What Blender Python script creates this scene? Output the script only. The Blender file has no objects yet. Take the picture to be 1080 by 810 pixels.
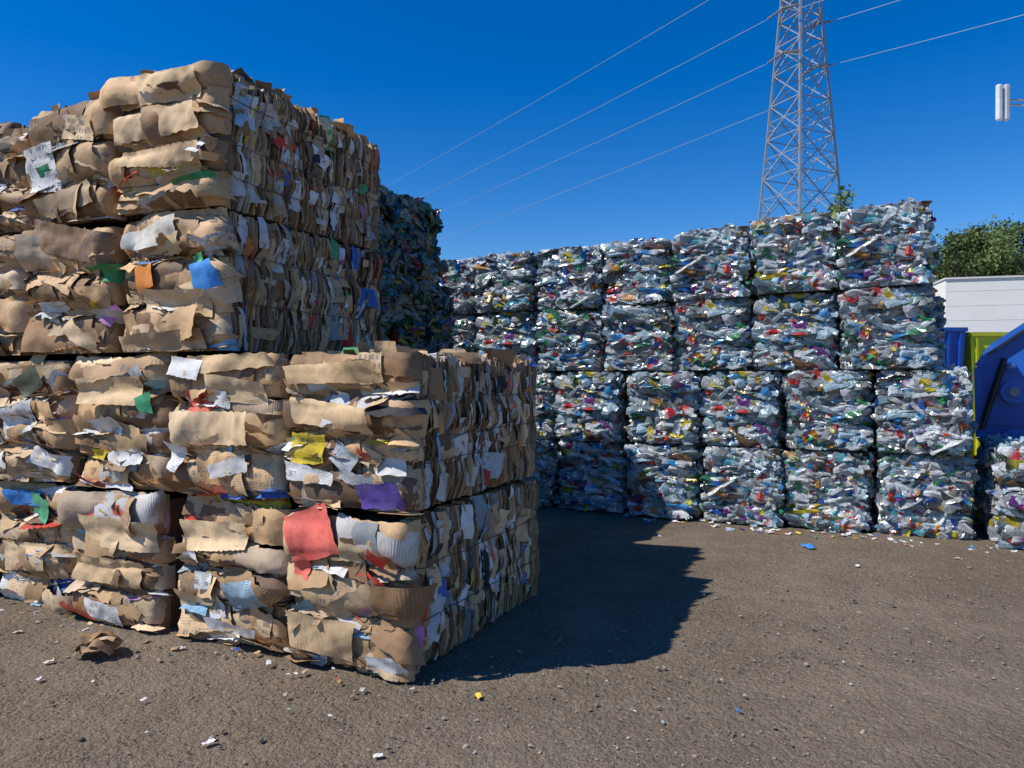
import bpy, math, random
import numpy as np
from mathutils import Vector, Matrix
sc = bpy.context.scene
R = math.radians
F = 770.0

# ------------------------------------------------------------------ mesh builder
class MB:
    def __init__(s):
        s.v=[];s.c=[];s.u=[];s.p=[];s.q=[];s.t=[];s.qs=[];s.ts=[];s.n=0
    def add(s,v,c,u=None,p=0.0,quads=None,tris=None,smooth=False):
        v=np.asarray(v,dtype=np.float32).reshape(-1,3);k=len(v)
        c=np.asarray(c,dtype=np.float32)
        if c.ndim==1: c=np.tile(c[:4] if len(c)>3 else np.append(c,1.0),(k,1))
        if c.shape[1]==3: c=np.hstack([c,np.ones((k,1))])
        if u is None: u=np.zeros((k,2))
        s.v.append(v);s.c.append(c);s.u.append(np.asarray(u).reshape(-1,2));s.p.append(np.full(k,p))
        if quads is not None and len(quads):
            q=np.asarray(quads).reshape(-1,4)+s.n;s.q.append(q);s.qs.append(np.full(len(q),smooth))
        if tris is not None and len(tris):
            q=np.asarray(tris).reshape(-1,3)+s.n;s.t.append(q);s.ts.append(np.full(len(q),smooth))
        s.n+=k
    def grid(s,P,c,U=None,p=0.0,smooth=True):
        ny,nx=P.shape[:2]
        i=np.arange(ny*nx).reshape(ny,nx)
        q=np.stack([i[:-1,:-1],i[:-1,1:],i[1:,1:],i[1:,:-1]],-1).reshape(-1,4)
        s.add(P.reshape(-1,3),c,U,p,quads=q,smooth=smooth)
    def box(s,x0,x1,y0,y1,z0,z1,c):
        v=[(x,y,z) for z in(z0,z1) for y in(y0,y1) for x in(x0,x1)]
        s.add(v,c,quads=[(0,2,3,1),(4,5,7,6),(0,1,5,4),(2,6,7,3),(0,4,6,2),(1,3,7,5)])
    def bar(s,a,b,r,c,n=4,r2=None,smooth=False):
        a=np.array(a,float);b=np.array(b,float);d=b-a;L=np.linalg.norm(d)
        if L<1e-6:return
        d/=L;h=np.array([0,0,1.]) if abs(d[2])<.9 else np.array([1.,0,0])
        x=np.cross(d,h);x/=np.linalg.norm(x);y=np.cross(d,x)
        if r2 is None:r2=r
        an=np.arange(n)/n*2*math.pi+math.pi/4
        ring=np.cos(an)[:,None]*x+np.sin(an)[:,None]*y
        v=np.vstack([a+ring*r,b+ring*r2])
        q=[(i,(i+1)%n,n+(i+1)%n,n+i) for i in range(n)]
        t=[(0,i+1,i) for i in range(1,n-1)]+[(n,n+i,n+i+1) for i in range(1,n-1)]
        s.add(v,c,quads=q,tris=t,smooth=smooth)
    def mesh(s,name,mat):
        me=bpy.data.meshes.new(name)
        v=np.vstack(s.v).astype(np.float32)
        q=np.vstack(s.q) if s.q else np.zeros((0,4),int)
        t=np.vstack(s.t) if s.t else np.zeros((0,3),int)
        me.vertices.add(len(v));me.vertices.foreach_set('co',v.ravel())
        nl=q.size+t.size;me.loops.add(nl)
        me.loops.foreach_set('vertex_index',np.concatenate([q.ravel(),t.ravel()]).astype(np.int32))
        me.polygons.add(len(q)+len(t))
        st=np.concatenate([np.arange(len(q))*4,q.size+np.arange(len(t))*3]).astype(np.int32)
        me.polygons.foreach_set('loop_start',st)
        sm=np.concatenate((s.qs or [np.zeros(0,bool)])+(s.ts or [np.zeros(0,bool)]))
        me.update(calc_edges=True)
        me.polygons.foreach_set('use_smooth',sm.astype(bool))
        a=me.attributes.new('Col','FLOAT_COLOR','POINT');a.data.foreach_set('color',np.vstack(s.c).astype(np.float32).ravel())
        u=np.vstack(s.u);uv=np.hstack([u,np.concatenate(s.p)[:,None]]).astype(np.float32)
        a=me.attributes.new('suv','FLOAT_VECTOR','POINT');a.data.foreach_set('vector',uv.ravel())
        me.materials.append(mat);me.validate();me.update()
        return me
def obj(name,me,loc=(0,0,0),rz=0,parent=None,scale=(1,1,1)):
    o=bpy.data.objects.new(name,me);sc.collection.objects.link(o)
    o.location=loc;o.rotation_euler=(0,0,rz);o.scale=scale
    if parent:o.parent=parent
    return o

# ------------------------------------------------------------------ materials
def newmat(name):
    m=bpy.data.materials.new(name);m.use_nodes=True
    nt=m.node_tree;b=nt.nodes['Principled BSDF'];return m,nt,b
def N(nt,t,**k):
    n=nt.nodes.new(t)
    for a,v in k.items():
        if a in('operation','data_type','blend_type','feature','attribute_name','noise_dimensions','wave_type','clamp'): setattr(n,a,v)
        else: n.inputs[a].default_value=v
    return n
def M(nt,op,a,b=None,clamp=False):
    n=nt.nodes.new('ShaderNodeMath');n.operation=op;n.use_clamp=clamp
    for i,x in enumerate((a,b)):
        if x is None:continue
        if isinstance(x,(int,float)):n.inputs[i].default_value=x
        else:nt.links.new(x,n.inputs[i])
    return n.outputs[0]
def mixc(nt,f,a,b,bt='MIX'):
    n=nt.nodes.new('ShaderNodeMix');n.data_type='RGBA';n.blend_type=bt
    for i,x in((0,f),(6,a),(7,b)):
        if isinstance(x,(int,float)):n.inputs[i].default_value=x
        elif isinstance(x,tuple):n.inputs[i].default_value=x
        else:nt.links.new(x,n.inputs[i])
    return n.outputs[2]
def ramp(nt,x,lo,hi,a=0.0,b=1.0):
    n=nt.nodes.new('ShaderNodeMapRange');n.inputs[1].default_value=lo;n.inputs[2].default_value=hi
    n.inputs[3].default_value=a;n.inputs[4].default_value=b;nt.links.new(x,n.inputs[0]);return n.outputs[0]
def noise(nt,vec,scale,detail=4,rough=.55):
    n=N(nt,'ShaderNodeTexNoise',Scale=scale,Detail=detail,Roughness=rough)
    if vec is not None: nt.links.new(vec,n.inputs['Vector'])
    return n.outputs['Fac']

def mat_card():
    m,nt,b=newmat('cardboard');L=nt.links.new
    col=N(nt,'ShaderNodeAttribute',attribute_name='Col');uv=N(nt,'ShaderNodeAttribute',attribute_name='suv')
    tc=nt.nodes.new('ShaderNodeTexCoord').outputs['Object']
    sx=nt.nodes.new('ShaderNodeSeparateXYZ');L(uv.outputs['Vector'],sx.inputs[0])
    U,V,Pn=sx.outputs
    n1=noise(nt,tc,7,4,.65);n2=noise(nt,tc,45,2,.6)
    f=M(nt,'MULTIPLY',ramp(nt,n1,.3,.7,.70,1.14),ramp(nt,n2,.3,.7,.92,1.06))
    cmb=nt.nodes.new('ShaderNodeCombineColor')
    for i in range(3):L(f,cmb.inputs[i])
    base=mixc(nt,1.0,col.outputs['Color'],cmb.outputs[0],'MULTIPLY')
    def rows(k,kx,thr,reg,regs):
        r=M(nt,'MULTIPLY',V,k);fr=M(nt,'FRACT',r);fl=M(nt,'FLOOR',r)
        c=nt.nodes.new('ShaderNodeCombineXYZ');L(M(nt,'MULTIPLY',U,kx),c.inputs[0]);L(M(nt,'MULTIPLY',fl,3.7),c.inputs[1])
        a=M(nt,'GREATER_THAN',noise(nt,c.outputs[0],1.0,1),thr)
        bb=M(nt,'LESS_THAN',fr,.55)
        c2=nt.nodes.new('ShaderNodeCombineXYZ');L(U,c2.inputs[0]);L(V,c2.inputs[1])
        g=M(nt,'GREATER_THAN',noise(nt,c2.outputs[0],regs,0),reg)
        return M(nt,'MULTIPLY',M(nt,'MULTIPLY',a,bb),g)
    isP=M(nt,'COMPARE',Pn,1.0);isP.node.inputs[2].default_value=.3
    isC=M(nt,'COMPARE',Pn,2.0);isC.node.inputs[2].default_value=.3
    t1=rows(70,190,.5,.52,9);t2=rows(20,55,.52,.56,5)
    tx=M(nt,'MULTIPLY',M(nt,'MAXIMUM',t1,t2),isP)
    base=mixc(nt,M(nt,'MULTIPLY',tx,.65),base,(.08,.09,.12,1))
    cw=M(nt,'SINE',M(nt,'MULTIPLY',U,700))
    corr=M(nt,'MULTIPLY',cw,isC)
    base=mixc(nt,M(nt,'MULTIPLY',ramp(nt,corr,-1,1,0,.35),isC),base,(.12,.07,.04,1))
    dirt=ramp(nt,noise(nt,tc,3.5,4,.75),.50,.72,0,.5)
    base=mixc(nt,dirt,base,(.17,.11,.065,1))
    L(base,b.inputs['Base Color']);b.inputs['Roughness'].default_value=.7;b.inputs['Specular IOR Level'].default_value=.35
    vo=N(nt,'ShaderNodeTexVoronoi',Scale=7.0)
    wv=nt.nodes.new('ShaderNodeVectorMath');wv.operation='MULTIPLY_ADD';L(n_col(nt,tc),wv.inputs[0]);wv.inputs[1].default_value=(.25,.25,.25);L(tc,wv.inputs[2])
    L(wv.outputs[0],vo.inputs['Vector'])
    bm=N(nt,'ShaderNodeBump',Strength=.55,Distance=.018)
    h=M(nt,'ADD',M(nt,'MULTIPLY',n1,.55),M(nt,'MULTIPLY',n2,.05))
    h=M(nt,'ADD',h,M(nt,'MULTIPLY',vo.outputs['Distance'],.9))
    h=M(nt,'ADD',h,M(nt,'MULTIPLY',corr,.06))
    L(h,bm.inputs['Height']);L(bm.outputs[0],b.inputs['Normal'])
    return m
def n_col(nt,tc):
    n=N(nt,'ShaderNodeTexNoise',Scale=4.0,Detail=1.0);nt.links.new(tc,n.inputs['Vector']);return n.outputs['Color']
def mat_plastic():
    m,nt,b=newmat('crushed_plastic');L=nt.links.new
    col=N(nt,'ShaderNodeAttribute',attribute_name='Col')
    tc=nt.nodes.new('ShaderNodeTexCoord').outputs['Object']
    n1=noise(nt,tc,4,3,.6);n2=noise(nt,tc,50,2,.6)
    f=M(nt,'MULTIPLY',ramp(nt,n1,.3,.7,.70,1.15),ramp(nt,n2,.35,.65,.72,1.18))
    cmb=nt.nodes.new('ShaderNodeCombineColor')
    for i in range(3):L(f,cmb.inputs[i])
    base=mixc(nt,1.0,col.outputs['Color'],cmb.outputs[0],'MULTIPLY')
    L(base,b.inputs['Base Color'])
    b.inputs['Roughness'].default_value=.19;b.inputs['Specular IOR Level'].default_value=.9
    bm=N(nt,'ShaderNodeBump',Strength=.45,Distance=.008)
    L(n2,bm.inputs['Height']);L(bm.outputs[0],b.inputs['Normal'])
    tr=nt.nodes.new('ShaderNodeBsdfTranslucent');L(base,tr.inputs['Color'])
    mx=nt.nodes.new('ShaderNodeMixShader');mx.inputs[0].default_value=.30
    L(b.outputs[0],mx.inputs[1]);L(tr.outputs[0],mx.inputs[2]);L(mx.outputs[0],nt.nodes['Material Output'].inputs['Surface'])
    return m
def mat_vcol(name,rough=.5,metal=0.0,ns=8.0,lo=.8,hi=1.15,bump=.1,spec=.4):
    m,nt,b=newmat(name);L=nt.links.new
    col=N(nt,'ShaderNodeAttribute',attribute_name='Col')
    tc=nt.nodes.new('ShaderNodeTexCoord').outputs['Object']
    n1=noise(nt,tc,ns,5,.65);f=ramp(nt,n1,.3,.7,lo,hi)
    cmb=nt.nodes.new('ShaderNodeCombineColor')
    for i in range(3):L(f,cmb.inputs[i])
    base=mixc(nt,1.0,col.outputs['Color'],cmb.outputs[0],'MULTIPLY')
    L(base,b.inputs['Base Color']);b.inputs['Roughness'].default_value=rough;b.inputs['Metallic'].default_value=metal
    b.inputs['Specular IOR Level'].default_value=spec
    if bump>0:
        bm=N(nt,'ShaderNodeBump',Strength=bump,Distance=.02);L(n1,bm.inputs['Height']);L(bm.outputs[0],b.inputs['Normal'])
    return m
def mat_ground():
    m,nt,b=newmat('packed_gravel');L=nt.links.new
    tc=nt.nodes.new('ShaderNodeTexCoord').outputs['Object']
    big=noise(nt,tc,.6,4,.65);mid=noise(nt,tc,3,5,.7);fine=noise(nt,tc,60,3,.75)
    c=mixc(nt,ramp(nt,big,.38,.62),(.165,.127,.088,1),(.275,.218,.158,1))
    c=mixc(nt,ramp(nt,mid,.40,.66,0,.65),c,(.125,.095,.066,1))
    vo=N(nt,'ShaderNodeTexVoronoi',Scale=75.0);L(tc,vo.inputs['Vector'])
    vo2=N(nt,'ShaderNodeTexVoronoi',Scale=28.0);L(tc,vo2.inputs['Vector'])
    sp=nt.nodes.new('ShaderNodeSeparateColor');L(vo.outputs['Color'],sp.inputs[0])
    sp2=nt.nodes.new('ShaderNodeSeparateColor');L(vo2.outputs['Color'],sp2.inputs[0])
    c=mixc(nt,ramp(nt,sp.outputs[0],.0,1,0,.5),c,(.30,.245,.185,1))
    c=mixc(nt,M(nt,'MULTIPLY',M(nt,'GREATER_THAN',sp2.outputs[1],.8),ramp(nt,vo2.outputs['Distance'],.1,.4,.5,0)),c,(.42,.37,.31,1))
    c=mixc(nt,ramp(nt,fine,.4,.7,.45,0),c,(.08,.06,.042,1))
    L(c,b.inputs['Base Color']);b.inputs['Roughness'].default_value=.95;b.inputs['Specular IOR Level'].default_value=.1
    h=M(nt,'ADD',M(nt,'MULTIPLY',M(nt,'SUBTRACT',1.0,vo.outputs['Distance']),.30),M(nt,'MULTIPLY',fine,.5))
    h=M(nt,'ADD',h,M(nt,'ADD',M(nt,'MULTIPLY',mid,2.6),M(nt,'MULTIPLY',M(nt,'SUBTRACT',1.0,vo2.outputs['Distance']),.4)))
    bm=N(nt,'ShaderNodeBump',Strength=.9,Distance=.022);L(h,bm.inputs['Height']);L(bm.outputs[0],b.inputs['Normal'])
    return m
MC=mat_card();MP=mat_plastic();MG=mat_ground()
MMET=mat_vcol('painted_metal',.4,0,3,.8,1.1,.08,.5);MGAL=mat_vcol('galvanised_steel',.5,.3,2,.85,1.1,.0)
MST=mat_vcol('stone',.9,0,30,.7,1.2,0,.2);MWALL=mat_vcol('painted_blockwork',.85,0,1.2,.93,1.04,.05,.2)
MLEAF=mat_vcol('leaves',.6,0,1.5,.7,1.3,0,.3);MBARK=mat_vcol('bark',.9,0,9,.7,1.2,.5,.2)

# ------------------------------------------------------------------ crumple functions
def crump(rng,n=6,lo=.08,hi=.4,amp=.01):
    ks=[]
    for i in range(n):
        wl=lo*(hi/lo)**rng.random();a=rng.random()*math.tau
        ks.append((math.pi/wl*math.cos(a),math.pi/wl*math.sin(a),rng.random()*9,wl/hi,rng.random()*2,rng.random()*6))
    s=sum(k[3] for k in ks)
    def f(a,b):
        r=0
        for kx,ky,ph,w,wa,wb in ks:
            r=r+w*(np.abs(np.sin(kx*a+ky*b+ph+.7*np.sin(wb*(a+b)+wa)))-.64)
        return r*amp/s*2.2
    return f
KRAFT=[(.72,.46,.235),(.64,.405,.205),(.76,.525,.29),(.52,.325,.165),(.80,.585,.355),(.68,.44,.24),(.38,.22,.11),(.27,.155,.08),(.60,.45,.31)]
ACC=[((.80,.79,.76),15),((.62,.63,.64),5),((.66,.05,.03),1.5),((.78,.16,.10),.6),((.05,.16,.55),1.0),((.30,.55,.75),1.2),((.06,.36,.14),.7),((.85,.65,.06),.6),
     ((.80,.28,.05),.5),((.20,.12,.07),4.5),((.03,.03,.035),1.4),((.55,.25,.5),.3),((.35,.4,.42),2)]
def accent(r):
    w=np.array([a[1] for a in ACC]);return np.array(ACC[r.choice(len(ACC),p=w/w.sum())][0])
def colr(r,pa=.15):
    if r.random()<pa:return accent(r)*(.8+.25*r.random())
    return np.array(KRAFT[r.integers(len(KRAFT))])*(.66+.42*r.random())

# ------------------------------------------------------------------ cardboard bale
def cardboard_bale(seed,w=.83,l=1.70,h=.864,top=False,right=True,custom=(),messy=1.0):
    r=np.random.default_rng(seed);mb=MB()
    nb=int(r.integers(3,5));zb=np.linspace(0,h,nb+1);zb[1:-1]+=r.uniform(-.05,.05,nb-1)
    B=r.uniform(.045,.09,nb);ph=r.random(nb)*6;kk=r.uniform(3,9,nb);gp=r.random()*6;gk=r.uniform(4,9)
    lowf=crump(r,3,.5,1.2,.035)
    def bulge(s,z,soft=0.0,sc_=1.0):
        z=np.clip(z+.022*np.sin(s*gk+gp),0.0,h-1e-4)
        i=np.clip(np.searchsorted(zb,z,side='right')-1,0,nb-1)
        t=(z-zb[i])/(zb[i+1]-zb[i])
        b=B[i]*(1-np.abs(2*t-1)**(3.0))*(.85+.25*np.sin(s*kk[i]+ph[i]))
        b=np.maximum(b,soft*B[i]*.8)
        return (b*sc_+lowf(s,z)*.7)-.03
    rc=.055;hw=w/2
    def path(s):
        a=np.abs(s);sg=np.sign(s)
        th=np.clip((a-(hw-rc))/rc,0,math.pi/2)
        ex=np.maximum(a-(hw-rc)-rc*math.pi/2,0)
        x=np.where(a<hw-rc,a,hw-rc+rc*np.sin(th));y=np.where(a<hw-rc,0,rc*(1-np.cos(th)))+ex
        return sg*x,y-l/2,sg*np.sin(th),-np.cos(th)
    def fpatch(s0,z0,pw,ph_,rot,col,off,soft=0,p=0.0,cr=.012,rag=.02,lift=0.0,liftdir=1,res=.024,nf=6,clo=.06,chi=.45):
        nx=max(4,int(pw/res));ny=max(4,int(ph_/res))
        a,b=np.meshgrid(np.linspace(-.5,.5,nx),np.linspace(-.5,.5,ny))
        j=r.uniform(-1,1,(4,2))*rag*2
        wa=(a+.5);wb=(b+.5)
        dx=j[0,0]*(1-wa)*(1-wb)+j[1,0]*wa*(1-wb)+j[2,0]*(1-wa)*wb+j[3,0]*wa*wb
        dy=j[0,1]*(1-wa)*(1-wb)+j[1,1]*wa*(1-wb)+j[2,1]*(1-wa)*wb+j[3,1]*wa*wb
        e=crump(r,3,.02,.12,rag*.45)
        X=a*pw+dx+e(b*ph_,b*0)*(2*np.abs(a))**3;Y=b*ph_+dy+e(a*pw+5,a*0)*(2*np.abs(b))**3
        f=crump(r,nf,clo,chi,cr)
        c,sn=math.cos(rot),math.sin(rot)
        S=s0+c*X-sn*Y;Z=z0+sn*X+c*Y
        side=np.clip((np.abs(S)-(hw-rc))/(rc*1.5),0,1)
        hgt=(bulge(S,Z,soft)+off+f(X,Y))*(1-.75*side)-.012*side
        if lift:
            tt=(wb if liftdir>0 else 1-wb);hgt=hgt+lift*tt**1.6
        if r.random()<.6:
            an=r.random()*6.28;d=np.maximum(0,X*math.cos(an)+Y*math.sin(an)-r.uniform(0,.3)*min(pw,ph_));hgt=hgt+d*r.uniform(-.12,.40)
        px,py,nx_,ny_=path(S)
        P=np.stack([px+nx_*hgt,py+ny_*hgt,np.maximum(Z,.004)],-1)
        mb.grid(P,col,np.stack([X,Y],-1).reshape(-1,2)+r.random()*9,p)
    dark=(.045,.028,.018)  # core colour: shade inside the grooves painted in, not the cardboard's own tone
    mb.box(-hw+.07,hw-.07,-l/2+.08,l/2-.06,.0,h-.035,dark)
    def sclamp(s0,pw,m=.02):
        lim=max(0.0,hw+m-pw/2);return float(np.clip(s0,-lim,lim))
    for i in range(nb):
        bh=zb[i+1]-zb[i];zc=(zb[i]+zb[i+1])/2
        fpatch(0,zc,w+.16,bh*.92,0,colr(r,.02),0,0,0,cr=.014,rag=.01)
        for k in range(int(r.integers(4,8))):
            pw=r.uniform(.22,.95)*w;ph_=bh*r.uniform(.4,.95)
            s0=sclamp(r.uniform(-hw,hw),pw,.035);z0=zc+r.uniform(-.5,.5)*(bh-ph_)
            fpatch(s0,z0,pw,ph_,r.normal(0,.06),colr(r,.09),.004+.005*k,0,float(r.choice([0,0,0,1,1,2])),cr=r.uniform(.010,.026),rag=.022)
        for k in range(int(r.integers(8,15)*messy)):
            pw=r.uniform(.05,.34);ph_=r.uniform(.02,.10);s0=sclamp(r.uniform(-hw,hw),pw,.03)
            z0=zb[i]+(ph_*.4 if r.random()<.6 else -ph_*.3);z0=max(z0,.03)
            fpatch(s0,z0,pw,ph_,r.normal(0,.16),colr(r,.27),.006,.2,float(r.choice([0,0,0,1,2])),cr=.016,rag=.022,lift=r.uniform(.01,.07),liftdir=r.choice([-1,1]),res=.018)
    for k in range(int(9*messy)):
        pw=r.uniform(.03,.16)
        fpatch(sclamp(r.uniform(-hw,hw),pw),r.uniform(.1,h-.08),pw,r.uniform(.03,.12),r.normal(0,.5),colr(r,.65),.03,.4,float(r.choice([0,1])),cr=.014,rag=.014,lift=r.uniform(0,.03),res=.018)
    for k in range(6):
        pw=r.uniform(.15,.45)
        fpatch(sclamp(r.uniform(-hw,hw),pw),r.uniform(.15,h-.15),pw,r.uniform(.10,.22),r.normal(0,.25),colr(r,.08),.022,.3,float(r.choice([0,0,0,1,2])),cr=.024,rag=.03,lift=r.uniform(0,.04),liftdir=r.choice([-1,1]))
    for (s0,z0,pw,ph_,rot,col,p) in custom:
        fpatch(s0*w,z0*h,pw,ph_,R(rot),np.array(col),.048,.6,p,cr=.018,rag=.014,lift=.02,res=.016,nf=8)
    def strata(mode,a_lo,a_hi,base,pa,dens=1.0,depth=.07,sgn=1):
        y=-l/2+.05;low=crump(r,4,.3,1.0,.03)
        while y<l/2-.03:
            th=r.uniform(.005,.022)/dens
            cuts=[a_lo];a=a_lo
            while a<a_hi:
                a+=r.uniform(.05,.45);cuts.append(min(a,a_hi))
            cf=colr(r,pa)
            wob=crump(r,3,.1,.5,.025)
            for c0,c1 in zip(cuts[:-1],cuts[1:]):
                if c1-c0<.02:continue
                if r.random()<.5:cf=colr(r,pa)
                n=max(3,int((c1-c0)/.045));A=np.linspace(c0+r.uniform(-.01,.01),c1+r.uniform(-.01,.02),n)
                o=base+r.normal(0,.013)+low(A,A*0+y)+r.normal(0,.004,n)+(r.uniform(.01,.03) if r.random()<.05 else 0)
                if mode=='side':o=o+.45*bulge(A*0,A)
                yy=y+wob(A,A*0)*.9
                tt=th*r.uniform(.5,.9)
                rows=[(base-depth,-.5),(o-.004,-.5),(o,-.15),(o,.2),(o-.004,.5),(base-depth,.5)]
                V=[]
                for oo,tk in rows:
                    oo=oo+A*0
                    if mode=='side':V.append(np.stack([sgn*oo,yy+tk*tt,np.maximum(A,.004)],-1))
                    else:V.append(np.stack([A,yy+tk*tt,oo],-1))
                mb.grid(np.array(V),cf*r.uniform(.72,.95),None,0,smooth=False)
            y+=th
    def sidepatch(n,pa,sgn=1):
        for k in range(n):
            pw=r.uniform(.015,.09);ph_=r.uniform(.04,.30)
            if r.random()<.15:pw,ph_=r.uniform(.08,.2),r.uniform(.06,.18)
            nx=5;ny=max(5,int(ph_/.03));a,b=np.meshgrid(np.linspace(-.5,.5,nx),np.linspace(-.5,.5,ny))
            f=crump(r,6,.03,.16,.016);X=a*pw*(1+r.uniform(-.6,.6)*b);Y=b*ph_;ro=r.normal(0,.25);tl=r.uniform(-.5,.7)
            y0=r.uniform(-l/2+.05,l/2-.05);z0=r.uniform(.08,h-.06)
            S=y0+math.cos(ro)*X-math.sin(ro)*Y+f(Y,X*3)*.8;Z=np.clip(z0+math.sin(ro)*X+math.cos(ro)*Y+f(X*3,Y+3)*.4,.01,h+.01)
            hgt=hw-.010+.45*bulge(S*0,Z)+f(X,Y)+X*tl
            mb.grid(np.stack([sgn*hgt,S,Z],-1),colr(r,pa),np.stack([X,Y],-1).reshape(-1,2)+r.random()*9,float(r.choice([0,0,1])))
    if right:
        strata('side',0.0,h-.02,hw-.03,.13);sidepatch(120,.40)
    else:
        mb.box(hw-.09,hw-.04,-l/2+.09,l/2-.09,.01,h-.04,(.22,.14,.085))
    mb.box(-hw+.04,-hw+.09,-l/2+.09,l/2-.09,.01,h-.04,(.22,.14,.085))
    a,z=np.meshgrid(np.linspace(-hw,hw,16),np.linspace(0.01,h-.01,16));f=crump(r,6,.1,.4,.03)
    mb.grid(np.stack([a,l/2-.03+f(a,z)+.04*np.abs(np.sin(z/h*math.pi*nb)),z],-1),colr(r,0))
    if top: strata('top',-hw+.03,hw-.03,h-.035,.12,.7)
    if top:
        for k in range(38):
            pw=r.uniform(.06,.28);ph_=r.uniform(.04,.12)
            nx=7;a,b=np.meshgrid(np.linspace(-.5,.5,nx),np.linspace(0,1,5));f=crump(r,5,.05,.25,.02)
            X=a*pw*(1-r.uniform(0,.5)*b);Y=b*ph_;lean=r.uniform(-1.1,1.1);rz=r.normal(0,.5) if r.random()<.6 else r.uniform(-1.5,1.5)
            D=Y*math.sin(lean)+f(X,Y);Zz=h-.05+Y*math.cos(lean)+.3*f(Y,X)
            if r.random()<.6: cx,cy=r.uniform(-hw+.06,hw-.06),-l/2+r.uniform(.0,.25)
            else: cx,cy=hw-r.uniform(.04,.12),r.uniform(-l/2+.05,l/2-.1);rz+=1.57
            PX=cx+X*math.cos(rz)-D*math.sin(rz);PY=cy+X*math.sin(rz)+D*math.cos(rz)
            mb.grid(np.stack([PX,PY,Zz],-1),colr(r,.12),np.stack([X,Y],-1).reshape(-1,2),float(r.choice([0,0,1,2])))
    for zz in list(zb[1:-1]):
        ss=np.linspace(-hw-.02,hw+.02,14);px,py,nx_,ny_=path(ss);hg=bulge(ss,ss*0+zz)+.022
        pts=[(px[i]+nx_[i]*hg[i],py[i]+ny_[i]*hg[i],zz-.022*math.sin(ss[i]*gk+gp)) for i in range(14)]
        pts+= [(hw+.014,y,zz+r.normal(0,.004)) for y in np.linspace(-l/2+.12,l/2,8)]
        for a_,b_ in zip(pts[:-1],pts[1:]):mb.bar(a_,b_,.0028,(.06,.055,.05))
    return mb.mesh('cardboard_bale',MC)

# ------------------------------------------------------------------ crushed bottles
def bottle_templates(n,seed=5):
    r=np.random.default_rng(seed);T=[]
    for k in range(n):
        na=8;prof=[(0,.0),(0.0,.030),(.05,.036),(.10,.034),(.13,.036),(.17,.034),(.20,.016),(.225,.014),(.226,.0)]
        Lx=r.uniform(.8,1.3);fl=r.uniform(.3,.75)
        V=[]
        for i,(x,rad) in enumerate(prof):
            for j in range(na):
                a=j/na*math.tau
                V.append(((x-.11)*Lx,math.cos(a)*rad*r.uniform(1.2,1.45),math.sin(a)*rad*fl))
        V=np.array(V)
        V[:,2]+=.03*np.abs(V[:,0])*r.uniform(-1,1)*2
        V+=r.normal(0,.0045,V.shape)
        bend=r.uniform(-2.5,2.5);V[:,1]+=bend*V[:,0]**2
        idx=np.arange(len(prof)*na).reshape(-1,na)
        Q=[]
        for i in range(len(prof)-1):
            for j in range(na):Q.append((idx[i,j],idx[i,(j+1)%na],idx[i+1,(j+1)%na],idx[i+1,j]))
        ring=np.repeat(np.arange(len(prof)),na)
        T.append((V,np.array(Q),ring))
    return T
BT=bottle_templates(14)
LAB=[(.72,.04,.04),(.75,.1,.05),(.03,.15,.6),(.05,.32,.7),(.05,.32,.7),(.85,.7,.05),(.05,.38,.15),(.8,.35,.04),(.75,.76,.78),(.75,.76,.78),(.22,.06,.28),(.1,.5,.6),(.85,.65,.05),(.5,.62,.7)]
def bodycol(r,dark):
    x=r.random()
    if dark:
        if x<.40:return (*(np.array([.03,.11,.06])*r.uniform(.5,1.4)),1)
        if x<.62:return (*(np.array([.06,.08,.10])*r.uniform(.5,1.4)),1)
        if x<.88:return (.18,.22,.22,1)
        return (*np.array(LAB[r.integers(len(LAB))])*.5,1)
    if x<.52:
        g=r.uniform(.24,.92);return (g*.92,g*.98,g*1.0,1)
    if x<.78:
        g=r.uniform(.4,.95);return (g*.62,g*.84,g*.95,1)
    if x<.86:
        g=r.uniform(.75,.92);return (g,g,g*.97,1)
    if x<.89:return (.08,.28,.15,1)
    if x<.905:return (.18,.10,.05,1)
    if x<.935:return (.07,.075,.08,1)
    return (*np.array(LAB[r.integers(len(LAB))])*r.uniform(.75,1.0),1)
def rotm(rx,ry,rz):
    return np.array(Matrix.Rotation(rz,3,'Z')@Matrix.Rotation(ry,3,'Y')@Matrix.Rotation(rx,3,'X'))
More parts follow.
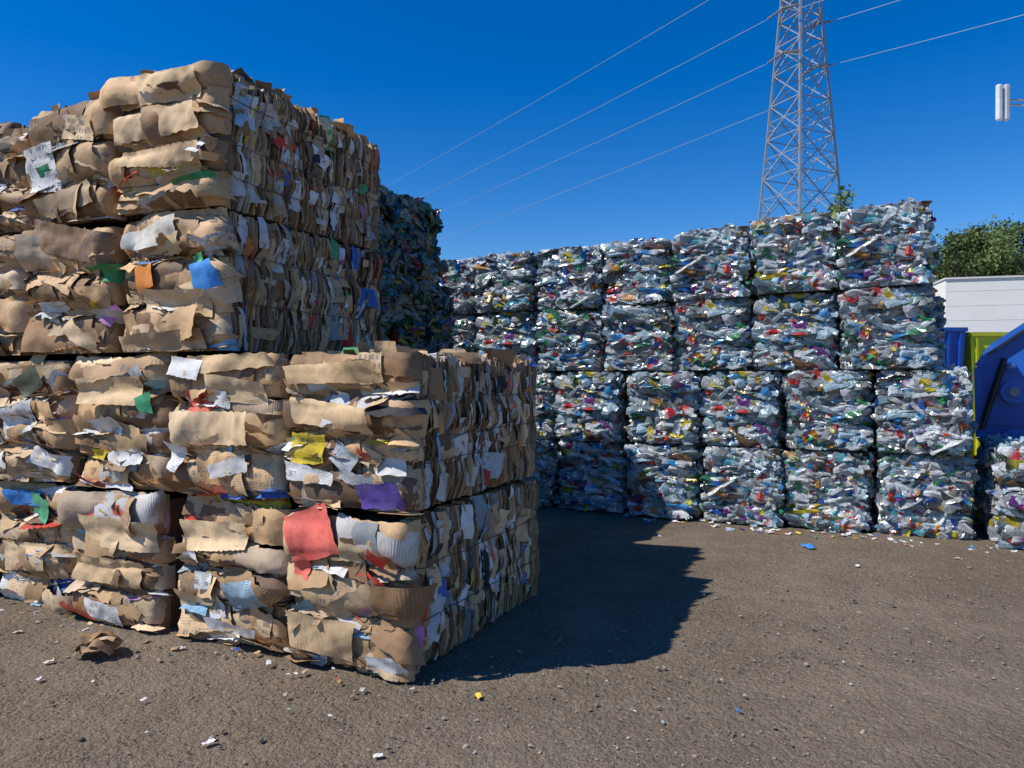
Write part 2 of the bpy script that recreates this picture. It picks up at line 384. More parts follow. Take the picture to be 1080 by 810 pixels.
def plastic_bale(seed,w=.81,l=1.15,h=.83,dark=False):
    r=np.random.default_rng(seed);mb=MB();nb=4 if r.random()<.4 else 3
    zb=np.linspace(0,h,nb+1);zb[1:-1]+=r.uniform(-.04,.04,nb-1);B=r.uniform(.09,.125,nb)
    hw=w/2;hl=l/2;low=crump(r,4,.25,.8,.035)
    dk=(.015,.017,.019)  # near-black core stands in for shade deep in the gaps
    mb.box(-hw+.11,hw-.11,-hl+.10,hl-.10,.0,h-.07,dk)
    def bul(z,s,sp=0):
        z=min(max(z+.014*math.sin(s*7+sp),0),h-1e-3);i=int(np.clip(np.searchsorted(zb,z,side='right')-1,0,nb-1));t=(z-zb[i])/(zb[i+1]-zb[i])
        return B[i]*((1-abs(2*t-1)**2.2)**.7)-.045+float(low(np.array(s+sp*3),np.array(z)))
    faces=[((0,-1),(1,0),hl,w,310),((0,1),(-1,0),hl,w,190),((1,0),(0,1),hw-.06,l,310),((-1,0),(0,-1),hw-.06,l,240)]
    for fi,(n,s_,d,width,cnt) in enumerate(faces):
        n3=np.array([n[0],n[1],0.]);s3=np.array([s_[0],s_[1],0.]);z3=np.array([0,0,1.])
        Bm=np.stack([s3,z3,n3],1)
        S,Z=np.meshgrid(np.linspace(-width/2+.09,width/2-.09,22),np.linspace(.01,h-.05,22))
        hb=np.vectorize(lambda a,b:bul(b,a,fi))(S,Z)-.085+d+r.normal(0,.006,S.shape)
        cc=np.array([.07,.08,.09])*(.4 if dark else 1)  # backing sheet coloured dark to paint shade between the bottles
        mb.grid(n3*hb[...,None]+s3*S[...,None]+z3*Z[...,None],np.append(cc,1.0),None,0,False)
        for k in range(cnt):
            V,Q,ring=BT[r.integers(len(BT))]
            s=r.uniform(-width/2+.06,width/2-.06);z=r.uniform(.03,h-.04)
            off=bul(z,s,fi)+r.uniform(-.06,-.005)
            edge=max(0,abs(s)-(width/2-.15));off-=edge*edge*14
            rzz=r.normal(0,.30) if r.random()<.85 else r.uniform(-1.5,1.5)
            sc_=r.uniform(.9,1.4)
            ext=.115*sc_*abs(math.cos(rzz))
            if r.random()<.95: s=float(np.clip(s,-width/2+ext+.016,width/2-ext-.016))
            M3=Bm@rotm(r.uniform(-1.0,1.0) if r.random()<.8 else r.uniform(-3,3),r.normal(0,.20),rzz)
            P=(V*np.array([sc_,sc_*r.uniform(.9,1.35),sc_]))@M3.T+n3*(d+off-.01)+s3*s+z3*z
            P[:,2]=np.clip(P[:,2],.004,h+.015)
            c=np.tile(np.array(bodycol(r,dark)),(len(V),1))
            c[:,:3]*=r.uniform(.8,1.1,(len(V),1))
            if r.random()<.38:
                lc=np.array(LAB[r.integers(len(LAB))])*r.uniform(.7,1.0)*(.5 if dark else 1);a0=r.integers(2,4)
                mk=(ring>=a0)&(ring<=a0+1);c[mk]=[*lc,1]
            if r.random()<.45:
                lc=LAB[r.integers(len(LAB))];c[ring>=7]=[*lc,1]
            c=np.clip(c,0,1)
            mb.add(P,c,quads=Q,smooth=False)
        for k in range(cnt//5):
            pw=r.uniform(.05,.2);ph_=r.uniform(.03,.1);a,b=np.meshgrid(np.linspace(-.5,.5,6),np.linspace(-.5,.5,4))
            f=crump(r,5,.02,.12,.02);X=a*pw*(1+r.uniform(-.4,.4)*b);Y=b*ph_
            s=r.uniform(-width/2+.11,width/2-.11);z=r.uniform(.04,h-.05)
            L3=np.stack([X,Y,f(X,Y)],-1).reshape(-1,3)
            M3=Bm@rotm(r.normal(0,.4),r.normal(0,.3),r.normal(0,.4))
            P=L3@M3.T+n3*(d+bul(z,s,fi)+r.uniform(-.01,.015))+s3*s+z3*z;P[:,2]=np.clip(P[:,2],.004,h+.015)
            if r.random()<.42: c=[*np.array(LAB[r.integers(len(LAB))])*r.uniform(.7,1.0)*(.5 if dark else 1),1]
            else: c=bodycol(r,dark)
            mb.grid(P.reshape(4,6,3),np.array(c),None,0,False)
    for k in range(230):
        V,Q,ring=BT[r.integers(len(BT))];s=r.uniform(-hw+.11,hw-.11);y=r.uniform(-hl+.08,hl-.08)
        M3=rotm(r.uniform(-1,1),r.normal(0,.3),r.uniform(-3,3))
        P=V@M3.T+np.array([s,y,h-.055+r.uniform(0,.03)+(.03 if r.random()<.1 else 0)])
        c=np.tile(np.array(bodycol(r,dark)),(len(V),1))
        mb.add(P,c,quads=Q,smooth=False)
    for zz in zb[1:-1]:
        pts=[(-hw+.03,-hl-.0),(hw-.03,-hl),(hw-.03,hl),(-hw+.03,hl),(-hw+.03,-hl)]
        for a_,b_ in zip(pts[:-1],pts[1:]):mb.bar((*a_,zz),(*b_,zz),.003,(.05,.05,.05))
    return mb.mesh('plastic_bottle_bale',MP)

# ------------------------------------------------------------------ place cardboard stacks
ang=-R(24.3);ca,sa=math.cos(ang),math.sin(ang)
P0=(-.52,3.84)
def place(xl,yl,z):return (P0[0]+ca*xl-sa*yl,P0[1]+sa*xl+ca*yl,z)
rr=random.Random(3)
H=.885
def cb(seed,xr,y0,level,z=None,**k):
    me=cardboard_bale(seed,**k);w=k.get('w',.83);l=k.get('l',1.70)
    o=obj('cardboard_bale',me,place(xr-w/2,y0+l/2,level*H if z is None else z),ang+R(rr.uniform(-1.8,1.8)))
    if level>0: o.rotation_euler.y=R(rr.uniform(-.5,.5))
    return o
W_=(.8,.79,.77);RD=(.72,.06,.05);SAL=(.85,.17,.13);YE=(.85,.62,.05);PU=(.16,.10,.45);OR=(.8,.27,.05);GR=(.08,.42,.2);BL=(.05,.25,.65);LB=(.35,.5,.6)
KL=(.80,.58,.35)
cb(11,0,0,0,custom=[(-.22,.86,.27,.30,18,SAL,0),(-.32,.66,.12,.2,-10,SAL,0),(.30,.60,.22,.05,-20,RD,0),(.33,.75,.1,.12,-30,RD,0),(.18,.78,.2,.11,-5,KL,1),(.33,.10,.2,.10,10,W_,0),(-.2,.22,.5,.2,-6,(.66,.47,.27),2)])
cb(12,0,0,1,custom=[(-.05,.86,.6,.13,2,(.76,.52,.28),0),(-.05,.60,.62,.17,-3,(.78,.55,.31),0),(-.28,.38,.24,.17,-8,YE,1),(.28,.11,.24,.13,4,PU,1),(-.30,.22,.34,.10,-6,W_,1),(.0,.34,.17,.12,-35,(.45,.5,.55),1),(.10,.20,.26,.08,-12,(.6,.62,.65),1)],top=True,h=.86)
cb(13,-.90,.03,0,right=False,custom=[(-.1,.75,.5,.16,3,KL,0),(-.18,.42,.13,.11,0,W_,1),(.22,.38,.26,.2,12,LB,1),(.05,.14,.4,.1,-5,W_,0)])
cb(14,-.90,0,1,right=False,custom=[(.1,.94,.6,.10,3,(.74,.51,.28),0),(.0,.5,.65,.2,0,KL,0),(.15,.74,.45,.16,-3,KL,0),(.05,.70,.10,.11,-12,W_,1),(-.38,.30,.14,.14,-25,W_,1),(.1,.22,.3,.1,8,W_,0),(-.3,.93,.24,.1,-8,W_,0)])
cb(15,-1.82,-.02,0,right=False,custom=[(.0,.42,.65,.2,0,(.72,.50,.28),0),(.1,.72,.6,.2,3,KL,0),(.0,.12,.3,.12,0,W_,1)])
cb(16,-1.82,.02,1,right=False,custom=[(0,.72,.5,.18,0,(.74,.52,.29),0),(-.1,.48,.2,.12,8,W_,1),(.32,.65,.08,.12,10,GR,0),(-.2,.27,.12,.07,0,YE,0),(.1,.25,.3,.08,5,W_,0)])
cb(17,-2.74,.05,0,right=False,custom=[(0,.4,.5,.2,3,KL,0),(.2,.82,.2,.14,-10,GR,1),(.0,.9,.3,.1,5,BL,0)])
cb(18,-2.74,.0,1,right=False,custom=[(-.05,.5,.35,.2,8,W_,1),(.3,.2,.3,.15,-12,W_,0),(.1,.8,.3,.14,30,(.10,.12,.08),0)],messy=1.4)
for i,x in enumerate((-3.66,-4.58)):
    cb(40+i,x,0,0,right=False);cb(42+i,x,0,1,right=False);cb(44+i,x+.1,0,2,right=False);cb(46+i,x+.1,.1,3,right=False,top=True)
cb(21,-1.36,.02,2,w=.86,custom=[(.1,.34,.5,.14,0,KL,0),(-.16,.52,.16,.14,10,OR,0),(.38,.50,.14,.24,8,BL,0),(.3,.55,.1,.26,5,GR,0),(-.2,.65,.2,.03,0,BL,0),(-.05,.85,.3,.12,12,(.75,.7,.6),0),(-.05,.08,.7,.14,2,(.66,.46,.28),2)],messy=1.1)
cb(22,-1.38,.0,3,top=True,w=.86,h=.865,custom=[(-.02,.86,.72,.15,-2,(.74,.52,.29),0),(.0,.6,.7,.17,2,(.76,.54,.32),0),(.02,.36,.7,.14,-3,(.72,.50,.28),0)],messy=.8)
cb(23,-2.30,.0,2,right=False,custom=[(.1,.85,.7,.2,-12,(.3,.18,.1),1),(-.1,.35,.3,.1,8,W_,1),(.2,.15,.3,.12,-30,KL,0)],messy=1.5)
cb(24,-2.30,.0,3,right=False,top=True,h=.80,custom=[(.05,.15,.5,.15,10,(.66,.47,.28),2),(-.22,.45,.3,.3,5,W_,1),(-.2,.42,.12,.08,0,GR,1),(.2,.75,.3,.16,-15,KL,1)],messy=1.5)
cb(25,-3.22,.02,2,right=False,messy=1.4)
cb(26,-3.22,.05,3,right=False,top=True,h=.70)

# ------------------------------------------------------------------ plastic bales
PV=[plastic_bale(100+i) for i in range(7)]
DV=[plastic_bale(200+i,w=.9,l=1.75,h=.87,dark=True) for i in range(2)]
for xi in (-1.93,-2.86,-3.8):
    for lv in range(4):
        obj('mixed_plastic_bale',DV[(lv+int(xi*3))%2],place(xi-.45+(.08 if lv<3 else 0)+rr.uniform(-.02,.02),2.75+(.14 if lv<3 else 0),lv*.87),ang+R(rr.uniform(-1.5,1.5)),scale=(1,1,.97 if lv==3 else 1))
wang=-R(26.4);cw_,sw_=math.cos(wang),math.sin(wang)
Q0=(4.53,7.12)
def wplace(t,d,z):return (Q0[0]-cw_*t-sw_*d,Q0[1]-sw_*t+cw_*d,z)
k=0
def pb(t,d,z,s=1.0,sx=1.0,flip=None):
    global k
    me=PV[(k*5+k//7)%7];fl=(k//3)%3==2 if flip is None else flip;k+=1
    o=obj('plastic_bottle_bale',me,wplace(t,d,z),wang+(math.pi if fl else 0)+R(rr.uniform(-3,3)),scale=(sx,1,s))
    if z>.1:o.rotation_euler.y=R(rr.uniform(-.7,.7))
for c in range(9):
    for lv in range(2): pb(.44+c*.89,.575+rr.uniform(-.07,.07),lv*.85,.995,1.0)
tops=[.99,.98,.945,.925,.90,.895,.89,.885]
for c in range(8):
    for lv in range(2):pb(.80+c*.875+rr.uniform(-.015,.015),.62+rr.uniform(-.08,.08),1.70+lv*.85*tops[c],tops[c]*(1+rr.uniform(-.01,.015)),1.02)
pb(-.55,.44,0,1.14)
for c in range(9):
    for lv in range(3):pb(.6+c*.9,1.80,lv*.85)

# ------------------------------------------------------------------ ground
xs=np.concatenate([-np.geomspace(900,13,22),np.linspace(-12,12,161),np.geomspace(13,900,22)])
ys=np.concatenate([-np.geomspace(900,3,24),np.linspace(-2,16,141),np.geomspace(17,1500,26)])
X,Y=np.meshgrid(xs,ys);rg=np.random.default_rng(9)
f=np.zeros_like(X)
for i in range(14):
    wl=rg.uniform(.5,4);a=rg.random()*6.28;f+=np.sin(math.tau/wl*(X*math.cos(a)+Y*math.sin(a))+rg.random()*6)*wl*.0016
near=np.exp(-((np.maximum(0,np.abs(X)-11))**2+np.maximum(0,np.abs(Y-7)-9)**2)/2)
mb=MB();mb.grid(np.stack([X,Y,f*near-.004],-1),(.1,.1,.1));obj('ground',mb.mesh('ground',MG))
import bmesh
bm=bmesh.new();bmesh.ops.create_icosphere(bm,subdivisions=1,radius=1);iv=np.array([v.co[:] for v in bm.verts]);it=np.array([[v.index for v in fa.verts] for fa in bm.faces]);bm.free()
mb=MB()
for i in range(15000):
    y=1.7+10*rg.random()**1.7;x=rg.uniform(-1.0,1.0)*(y*.75+.6)
    s=.0026*math.exp(abs(rg.normal(0,.5)));s*=(1+.08*y)
    if rg.random()<.010:s*=2.1
    v=iv*rg.uniform(.6,1.2,(12,1))*np.array([rg.uniform(.8,1.5),1,rg.uniform(.45,.8)])*s
    v=v@rotm(rg.normal(0,.3),rg.normal(0,.3),rg.random()*6).T+np.array([x,y,s*.2])
    g=rg.uniform(.12,.34);mb.add(v,(g*1.08,g*.90,g*.70),tris=it)
obj('gravel',mb.mesh('gravel',MST))
mb=MB()
def litter(px,py,size,col,asp=.6,hgt=.35):
    y=1.6*F/(py-400);x=(px-540)/F*y
    a,b=np.meshgrid(np.linspace(-.5,.5,6),np.linspace(-.5,.5,5));f=crump(rg,5,size*.3,size*1.2,size*.25)
    X=a*size*(1+rg.uniform(-.4,.4)*b);Y=b*size*asp*(1+rg.uniform(-.4,.4)*a);an=rg.random()*3;Z=np.maximum(f(X,Y)+hgt*size*.4*(X/size+.5),0)+.006
    mb.grid(np.stack([x+X*math.cos(an)-Y*math.sin(an),y+X*math.sin(an)+Y*math.cos(an),Z],-1),np.array(col),np.stack([X,Y],-1).reshape(-1,2),0.0)
for a in [(50,700,.05,W_),(40,718,.04,W_),(18,668,.05,W_),(218,786,.05,W_),(398,800,.04,W_),(348,757,.025,W_),(505,737,.045,YE),(780,752,.03,BL),(853,578,.14,BL),(815,560,.07,W_),(878,562,.06,LB),(905,598,.05,W_),(755,556,.10,W_),(770,560,.08,(.3,.4,.6)),(1010,590,.05,W_),(940,570,.1,W_),(960,577,.08,(.7,.4,.4)),(598,505,.2,W_),(695,566,.05,W_),(640,720,.015,W_),(560,790,.03,(.4,.35,.3)),(150,740,.03,W_),(300,735,.03,(.5,.4,.3)),(670,752,.015,W_),(890,700,.015,W_)]:litter(*a)
for i in range(80):
    px=rg.uniform(20,1060);py=rg.uniform(560,800);litter(px,py,rg.uniform(.006,.022),[W_,(.5,.36,.22),(.4,.4,.4),W_,(.35,.45,.5)][rg.integers(5)])
for i in range(90):
    t=rg.uniform(-.8,3.5);d=-rg.uniform(.03,.45);p=wplace(t,d,0);litter(540+p[0]/p[1]*F,400+1.6*F/p[1],rg.uniform(.02,.08),LAB[rg.integers(len(LAB))] if rg.random()<.4 else W_)
for i in range(34):
    t=-rg.uniform(-.05,3.4);d=-rg.uniform(.03,.22);p=place(t,d,0);litter(540+p[0]/p[1]*F,400+1.6*F/p[1],rg.uniform(.015,.05),colr(rg,.5)*.85)
obj('litter',mb.mesh('litter',MC))
mb=MB()
for q in range(4):
    a,b=np.meshgrid(np.linspace(-.5,.5,10),np.linspace(-.5,.5,8));f=crump(rg,6,.06,.3,.05);X=a*.22;Y=b*.14
    V=np.stack([X,Y,f(X,Y)+.05*(1-(2*a)**2)],-1).reshape(-1,3)@rotm(rg.normal(0,.5),rg.normal(0,.3),rg.normal(0,.6)).T+np.array([0,0,.05]);V[:,2]=np.maximum(V[:,2],.004)
    mb.grid((V+np.array([-2.40,4.22,0])).reshape(8,10,3),colr(rg,0),V[:,:2],0.0)
obj('cardboard_scrap',mb.mesh('cardboard_scrap',MC))

# ------------------------------------------------------------------ pylon
PY=60.0;PX=(843-540)/F*PY
def zof(y,d=PY):return 1.6+(400-y)/F*d
mb=MB();G=(.34,.36,.38)
pr=R(24)
def hwid(z):
    k_=.68
    return k_*((4.75-.0985*z) if z<36 else max(.9,4.75-.0985*36-.02*(z-36)))
def leg(i,z):
    h_=hwid(z);sx,sy=[(-1,-1),(1,-1),(1,1),(-1,1)][i];x,y=sx*h_,sy*h_
    return np.array([PX+math.cos(pr)*x-math.sin(pr)*y,PY+math.sin(pr)*x+math.cos(pr)*y,z])
zs=[0,5.5,10.4,14.6,18.2,21.4,24.2,26.7,29,31,33,35,37,39,41,43]
for z0,z1 in zip(zs[:-1],zs[1:]):
    for i in range(4):
        j=(i+1)%4;a0,a1,b0,b1=leg(i,z0),leg(i,z1),leg(j,z0),leg(j,z1)
        mb.bar(a0,a1,.12,G);mb.bar(a0,b1,.055,G);mb.bar(b0,a1,.055,G);mb.bar(a1,b1,.05,G)
        wa=np.linalg.norm(b0-a0);wb_=np.linalg.norm(b1-a1);t=wa/(wa+wb_);cx=a0+(b1-a0)*t
        ma=a0+(a1-a0)*t;mbb=b0+(b1-b0)*t
        if z1<25:
            mb.bar(ma,cx,.035,G);mb.bar(mbb,cx,.035,G)
            qa=a0+(b1-a0)*t*.5;qb=b0+(a1-b0)*t*.5
            mb.bar(qa,(a0+ma)/2,.03,G);mb.bar(qb,(b0+mbb)/2,.03,G);mb.bar(qa,ma,.03,G);mb.bar(qb,mbb,.03,G)
ld=np.array([-.573,.819,0]);ad=np.array([.819,.573,0]);C=np.array([PX,PY,0])
att=[]
for za in (zof(22),zof(68),zof(-35)):
    for sg in(-1,1):
        tip=C+ad*sg*2.3+np.array([0,0,za+.3])
        for i in range(4):
            if np.dot(leg(i,za)-C,ad)*sg>0:
                mb.bar(leg(i,za-.1),tip,.06,G);mb.bar(leg(i,za+1.3),tip,.05,G)
        for dr in(-1,1):
            e=tip+ld*dr*1.5+np.array([0,0,-.35]);n=9
            for q in range(n):
                c0=tip+(e-tip)*(q/n);c1=tip+(e-tip)*((q+.45)/n);mb.bar(c0,c1,.10,(.25,.23,.22),6)
            mb.bar(tip,e,.03,G)
        att.append(tip)
obj('electricity_pylon',mb.mesh('electricity_pylon',MGAL))
def wires(A,side,sag,L=260,dz=0):
    mb=MB();n=60;pts=[]
    for i in range(n+1):
        s=i/n;p=A+ld*side*(1.6+s*L);p[2]=A[2]-.35-4*sag*s*(1-s)+dz*s;pts.append(p)
    for a,b in zip(pts[:-1],pts[1:]):mb.bar(a,b,.022,(.32,.35,.39),4)
    obj('power_line',mb.mesh('power_line',MGAL))
low_tip=C-ad*2.0+np.array([0,0,zof(112)])
for A in (att[0],att[2],att[4],low_tip): wires(A.copy(),1,3.0)
for A in (att[1],att[3],att[0]+np.array([0,0,-.3])): wires(A.copy(),-1,7.5)

# ------------------------------------------------------------------ white building
root=bpy.data.objects.new('block_building',None);sc.collection.objects.link(root)
D=20.0;bx=(997-540)/F*D;zt=1.6+(400-295)/F*D
ra=-R(15);pv=Vector((bx,D,0));root.rotation_euler=(0,0,ra);root.location=pv-Matrix.Rotation(ra,3,'Z')@pv
mb=MB();ww=(.86,.84,.78)
mb.box(bx,bx+16,D,D+12,0,zt,ww)
obj('walls',mb.mesh('walls',MWALL),parent=root)
mb=MB()
for q in range(1,11):
    z=q*.4
    if z<zt-.05:mb.box(bx+.01,bx+16,D-.004,D-.001,z,z+.008,(.76,.74,.69))
obj('mortar_joints',mb.mesh('mortar_joints',MWALL),parent=root)
mb=MB();mb.box(bx-.03,bx+16.03,D-.04,D+12.04,zt+.002,zt+.05,(.70,.69,.66));obj('parapet_cap',mb.mesh('parapet_cap',MWALL),parent=root)
mb=MB();mb.box(bx+5,bx+8,D-.03,D-.006,0,3.2,(.2,.25,.3))
for q in range(15):mb.box(bx+5,bx+8,D-.05,D-.031,.05+q*.21,.1+q*.21,(.25,.3,.35))
obj('roller_door',mb.mesh('roller_door',MMET),parent=root)
root=bpy.data.objects.new('antenna_mast',None);sc.collection.objects.link(root)
AD=20.6;ax=(1057-540)/F*AD;az=1.6+(400-109)/F*AD
mb=MB();mx=ax+1.3
mb.bar((mx,AD+.2,zt),(mx,AD+.2,az+1.2),.07,(.5,.5,.5),10);mb.box(mx-.25,mx+.25,AD-.05,AD+.45,zt+.07,zt+.12,(.4,.4,.4))
obj('mast',mb.mesh('mast',MGAL),parent=root)
mb=MB()
for dz in(.12,-.02):mb.bar((mx,AD+.2,az+dz),(ax+.1,AD+.1,az+dz),.03,(.45,.45,.45),6)
mb.bar((ax+.20,AD+.12,az-.35),(ax+.20,AD+.12,az+.4),.03,(.5,.5,.5),8)
obj('bracket',mb.mesh('bracket',MGAL),parent=root)
mb=MB()
for dx,c in((-.12,(.75,.75,.75)),(.09,(.55,.56,.58))):
    v=[]
    for z in(-.5,-.47,.47,.5):
        q=.06 if abs(z)>.48 else .075
        for a in range(8):
            an=(a+.5)/8*math.tau;v.append((ax+dx+math.cos(an)*q*1.2,AD+math.sin(an)*q,az+z))
    i=np.arange(32).reshape(4,8);Q=[(i[r_,a],i[r_,(a+1)%8],i[r_+1,(a+1)%8],i[r_+1,a]) for r_ in range(3) for a in range(8)]
    T=[(0,a+1,a) for a in range(1,7)]+[(24,24+a,25+a) for a in range(1,7)]
    mb.add(v,c,quads=Q,tris=T)
obj('panel_antennas',mb.mesh('panel_antennas',MMET),parent=root)

# ------------------------------------------------------------------ blue compactor and bins
def prism(mb,pts,y0,y1,c):
    n=len(pts);v=[(x,y0,z) for x,z in pts]+[(x,y1,z) for x,z in pts]
    mb.add(v,c,quads=[(i,(i+1)%n,n+(i+1)%n,n+i) for i in range(n)],tris=[(0,i,i+1) for i in range(1,n-1)]+[(n,n+i+1,n+i) for i in range(1,n-1)])
BLU=(.015,.11,.50);BK=(.015,.015,.017)
root=bpy.data.objects.new('waste_compactor',None);sc.collection.objects.link(root)
by=8.9
ra=-R(33);pv=Vector((5.70,by,0));root.rotation_euler=(0,0,ra);root.location=pv-Matrix.Rotation(ra,3,'Z')@pv
mb=MB();prof=[(5.86,.25),(5.70,.9),(5.68,1.75),(5.82,1.98),(6.30,2.34),(8.3,2.46),(8.3,.25)]
prism(mb,prof,by,by+1.8,BLU);obj('hopper_body',mb.mesh('hopper_body',MMET),parent=root)
mb=MB()
for y in(by-.07,by+1.8):
    for a,b in zip(prof[1:5],prof[2:6]):
        mb.bar((a[0],y+.035,a[1]),(b[0],y+.035,b[1]),.055,(.018,.12,.52))
for x in(6.25,6.8,7.4,8.0):mb.box(x,x+.09,by-.06,by-.002,.3,2.2,(.014,.09,.42))
mb.box(5.75,8.25,by-.05,by-.003,1.05,1.15,(.014,.09,.42))
obj('ribs',mb.mesh('ribs',MMET),parent=root)
mb=MB()
for q in range(4):
    t=.15+q*.2;x=5.86+t*.5;z=2.0+t*.36
    mb.bar((x,by-.05,z+.03),(x,by+1.8,z+.03),.03,BK,6)
mb.bar((5.78,by-.075,1.9),(6.28,by-.075,2.28),.022,BK)
mb.bar((5.72,by-.11,1.0),(5.95,by-.11,1.85),.035,BK,8)
obj('rubber_seals',mb.mesh('rubber_seals',MMET),parent=root)
mb=MB()
for cx,cz,rr_ in((6.05,1.45,.14),(6.02,1.75,.05),(6.05,.85,.16)):
    mb.bar((cx,by-.1,cz),(cx,by-.001,cz),rr_,(.02,.14,.55),20);mb.bar((cx,by-.13,cz),(cx,by-.1,cz),rr_*.4,(.3,.3,.3),12)
obj('hinge_discs',mb.mesh('hinge_discs',MMET),parent=root)
mb=MB()
for x in(6.0,8.1):
    for y in(by+.1,by+1.6):mb.box(x-.1,x+.1,y-.08,y+.08,0,.26,BK)
obj('feet',mb.mesh('feet',MMET),parent=root)
def skip(x0,x1,y0,y1,zt_,col,name='skip_bin'):
    root=bpy.data.objects.new(name,None);sc.collection.objects.link(root)
    mb=MB();t=.05;ins=.12
    b=[(x0+ins,y0+ins*.6,.15),(x1-ins,y0+ins*.6,.15),(x1-ins,y1-ins*.6,.15),(x0+ins,y1-ins*.6,.15)]
    tp=[(x0,y0,zt_),(x1,y0,zt_),(x1,y1,zt_),(x0,y1,zt_)];ti=[(x0+t,y0+t,zt_),(x1-t,y0+t,zt_),(x1-t,y1-t,zt_),(x0+t,y1-t,zt_)];bi=[(x+(t if x<(x0+x1)/2 else -t),y+(t if y<(y0+y1)/2 else -t),.2) for x,y,z in b]
    Q=[]
    for i in range(4):
        j=(i+1)%4;Q+=[(i,j,4+j,4+i),(4+i,4+j,8+j,8+i),(8+i,8+j,12+j,12+i)]
    Q+=[(3,2,1,0),(12,13,14,15)]
    mb.add(b+tp+ti+bi,col,quads=Q);obj('shell',mb.mesh('shell',MMET),parent=root)
    mb=MB();c2=tuple(q*.75 for q in col)
    for a,b_ in zip(tp,tp[1:]+tp[:1]):mb.bar((a[0],a[1],zt_+.02),(b_[0],b_[1],zt_+.02),.05,c2)
    n=3
    for i in range(n):
        x=x0+.1+(x1-x0-.2)*i/(n-1);xb=x0+ins+.05+(x1-x0-2*ins-.1)*i/(n-1)
        mb.bar((x,y0-.02,zt_-.05),(xb,y0+ins*.6-.03,.2),.03,c2)
    mb.bar((x0+.0,y0+.3,zt_-.6),(x0-.1,y0+.3,zt_-.6),.05,BK,10)
    for x in(x0+ins,x1-ins-.12):mb.box(x,x+.12,y0+.3,y1-.3,0,.148,BK)
    obj('rim_and_ribs',mb.mesh('rim_and_ribs',MMET),parent=root)
skip(7.40,8.02,12.9,14.2,2.46,BLU);skip(8.13,9.2,12.95,14.3,2.38,(.80,.82,.03))

# ------------------------------------------------------------------ trees
def leaves(mb,P,s,cols,r,flat=.4):
    n=len(P);A=r.normal(0,1,(n,3));A/=np.linalg.norm(A,axis=1)[:,None];Bv=r.normal(0,1,(n,3));Bv-=A*np.sum(A*Bv,1)[:,None];Bv/=np.linalg.norm(Bv,axis=1)[:,None]
    s=s[:,None];V=np.stack([P-A*s,P-Bv*s*flat,P+A*s,P+Bv*s*flat],1).reshape(-1,3)
    mb.add(V,np.repeat(cols,4,0),quads=np.arange(4*n).reshape(n,4))
def tree(name,x,y,ht,rad,z0,seed,n=5000,leaf=.11,col=(.055,.085,.025),nl=16,sp=.11):
    r=np.random.default_rng(seed);root=bpy.data.objects.new(name,None);sc.collection.objects.link(root)
    mb=MB();bc=(.12,.09,.06);tips=[]
    top=np.array([x,y,z0+(ht-z0)*.35]);mb.bar((x,y,0),top,.028*ht,bc,8,.016*ht,True)
    for i in range(nl):
        a=r.random()*6.28;rr_=rad*r.uniform(.25,.95);e=np.array([x+math.cos(a)*rr_,y+math.sin(a)*rr_,z0+(ht-z0)*r.uniform(.25,.95)*(1-.45*(rr_/rad)**2)])
        s=np.array([x,y,z0*.8])+(top-np.array([x,y,z0*.8]))*r.random();m=(s+e)/2+np.array([0,0,.08*ht])
        if m[2]>e[2]:m[2]=e[2]-.1
        mb.bar(s,m,.010*ht,bc,6,.006*ht,True);mb.bar(m,e,.006*ht,bc,6,.002*ht,True);tips+=[e,m*.4+e*.6]
        for q in range(3):
            e2=e+r.normal(0,rad*.2,3);mb.bar(e,e2,.0025*ht,bc,4,.001*ht);tips.append(e2)
    obj('trunk_and_limbs',mb.mesh('trunk_and_limbs',MBARK),parent=root)
    tips=np.array(tips);mb=MB();cl=r.uniform(.5,1.6,len(tips))
    k_=r.integers(len(tips),size=n);P=tips[k_]+r.normal(0,rad*sp,(n,3))*np.array([1,1,.75]);P[:,2]=np.maximum(P[:,2],.3)
    leaves(mb,P,leaf*r.uniform(.6,1.3,n),np.array(col)*(cl[k_]*r.uniform(.7,1.4,n))[:,None],r)
    obj('foliage',mb.mesh('foliage',MLEAF),parent=root)
td=30.
tree('leafy_tree',(1040-540)/F*td,td,1.6+(400-226)/F*td,1.9,2.5,1,50000,.10,(.085,.12,.035),nl=56,sp=.12)
tree('leafy_tree',(1001-540)/F*34,34,1.6+(400-284)/F*34,1.5,1.2,2,30000,.11,(.08,.11,.035),nl=36,sp=.14)
tree('leafy_tree',(1090-540)/F*34,34,1.6+(400-290)/F*34,2.2,1.2,5,20000,.12,nl=30,sp=.14)
td=26.
tree('leafy_tree',(870-540)/F*td,td,1.6+(400-200)/F*td,1.5,1.5,3,16000,.10,(.085,.12,.035),nl=34)
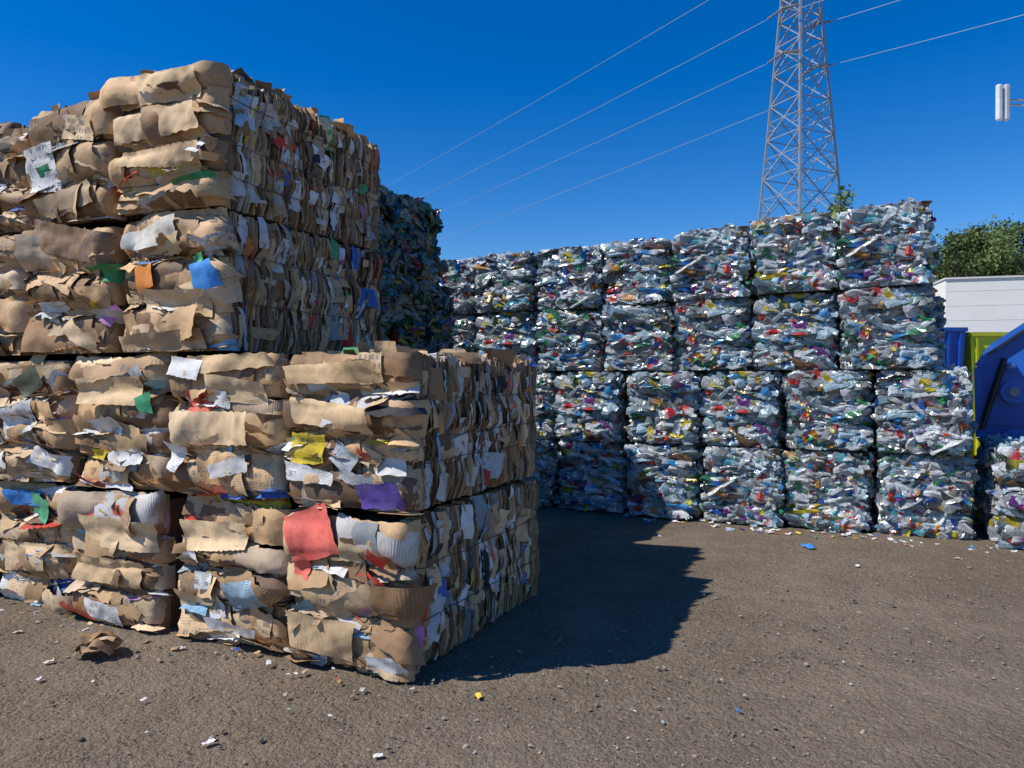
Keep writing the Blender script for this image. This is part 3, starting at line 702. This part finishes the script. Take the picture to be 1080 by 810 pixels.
tree('leafy_tree',(778-540)/F*24,24,1.6+(400-200)/F*24,1.2,1.5,4,3000,.09)
mb=MB()
n=14000;a=R(1)*rg.uniform(-75,75,n);d=rg.uniform(150,175,n);hh=(6+3*np.sin(a*23)+2*np.sin(a*61+1))*rg.random(n)**.6
leaves(mb,np.stack([np.sin(a)*d,np.cos(a)*d,np.maximum(hh,.2)],-1),rg.uniform(.7,1.5,n),np.array((.04,.06,.025))*rg.uniform(.6,1.4,n)[:,None],rg,.7)
obj('distant_trees',mb.mesh('distant_trees',MLEAF))

# ------------------------------------------------------------------ light, sky, camera
dx_,dy_=.957,.290
az=math.atan2(-dx_,-dy_);el=R(49)
ld_=Vector((dx_*math.cos(el),dy_*math.cos(el),-math.sin(el)))
s=bpy.data.lights.new('sun','SUN');s.energy=5.0;s.angle=R(.5);s.color=(1,.955,.88)
so=bpy.data.objects.new('sun',s);sc.collection.objects.link(so);so.rotation_euler=ld_.to_track_quat('-Z','Y').to_euler();so.location=(-10,-5,20)
w=bpy.data.worlds.new('World');sc.world=w;w.use_nodes=True;nt=w.node_tree;bg=nt.nodes['Background']
sk=nt.nodes.new('ShaderNodeTexSky');sk.sky_type='NISHITA';sk.sun_disc=False;sk.sun_elevation=el;sk.sun_rotation=az
sk.altitude=0;sk.air_density=1.0;sk.dust_density=0.0;sk.ozone_density=4.5
hs=nt.nodes.new('ShaderNodeHueSaturation');hs.inputs['Hue'].default_value=.512;hs.inputs['Saturation'].default_value=1.42;hs.inputs['Value'].default_value=1.12
nt.links.new(sk.outputs[0],hs.inputs['Color']);nt.links.new(hs.outputs[0],bg.inputs[0]);bg.inputs[1].default_value=.118
cam=bpy.data.cameras.new('camera');co=bpy.data.objects.new('camera',cam);sc.collection.objects.link(co);sc.camera=co
co.location=(0,0,1.6);co.rotation_euler=(R(90-.37),0,0);cam.sensor_width=36;cam.lens=F/1080*36;cam.clip_end=5000;cam.clip_start=.05
sc.view_settings.view_transform='Standard';sc.view_settings.look='None';sc.view_settings.exposure=0
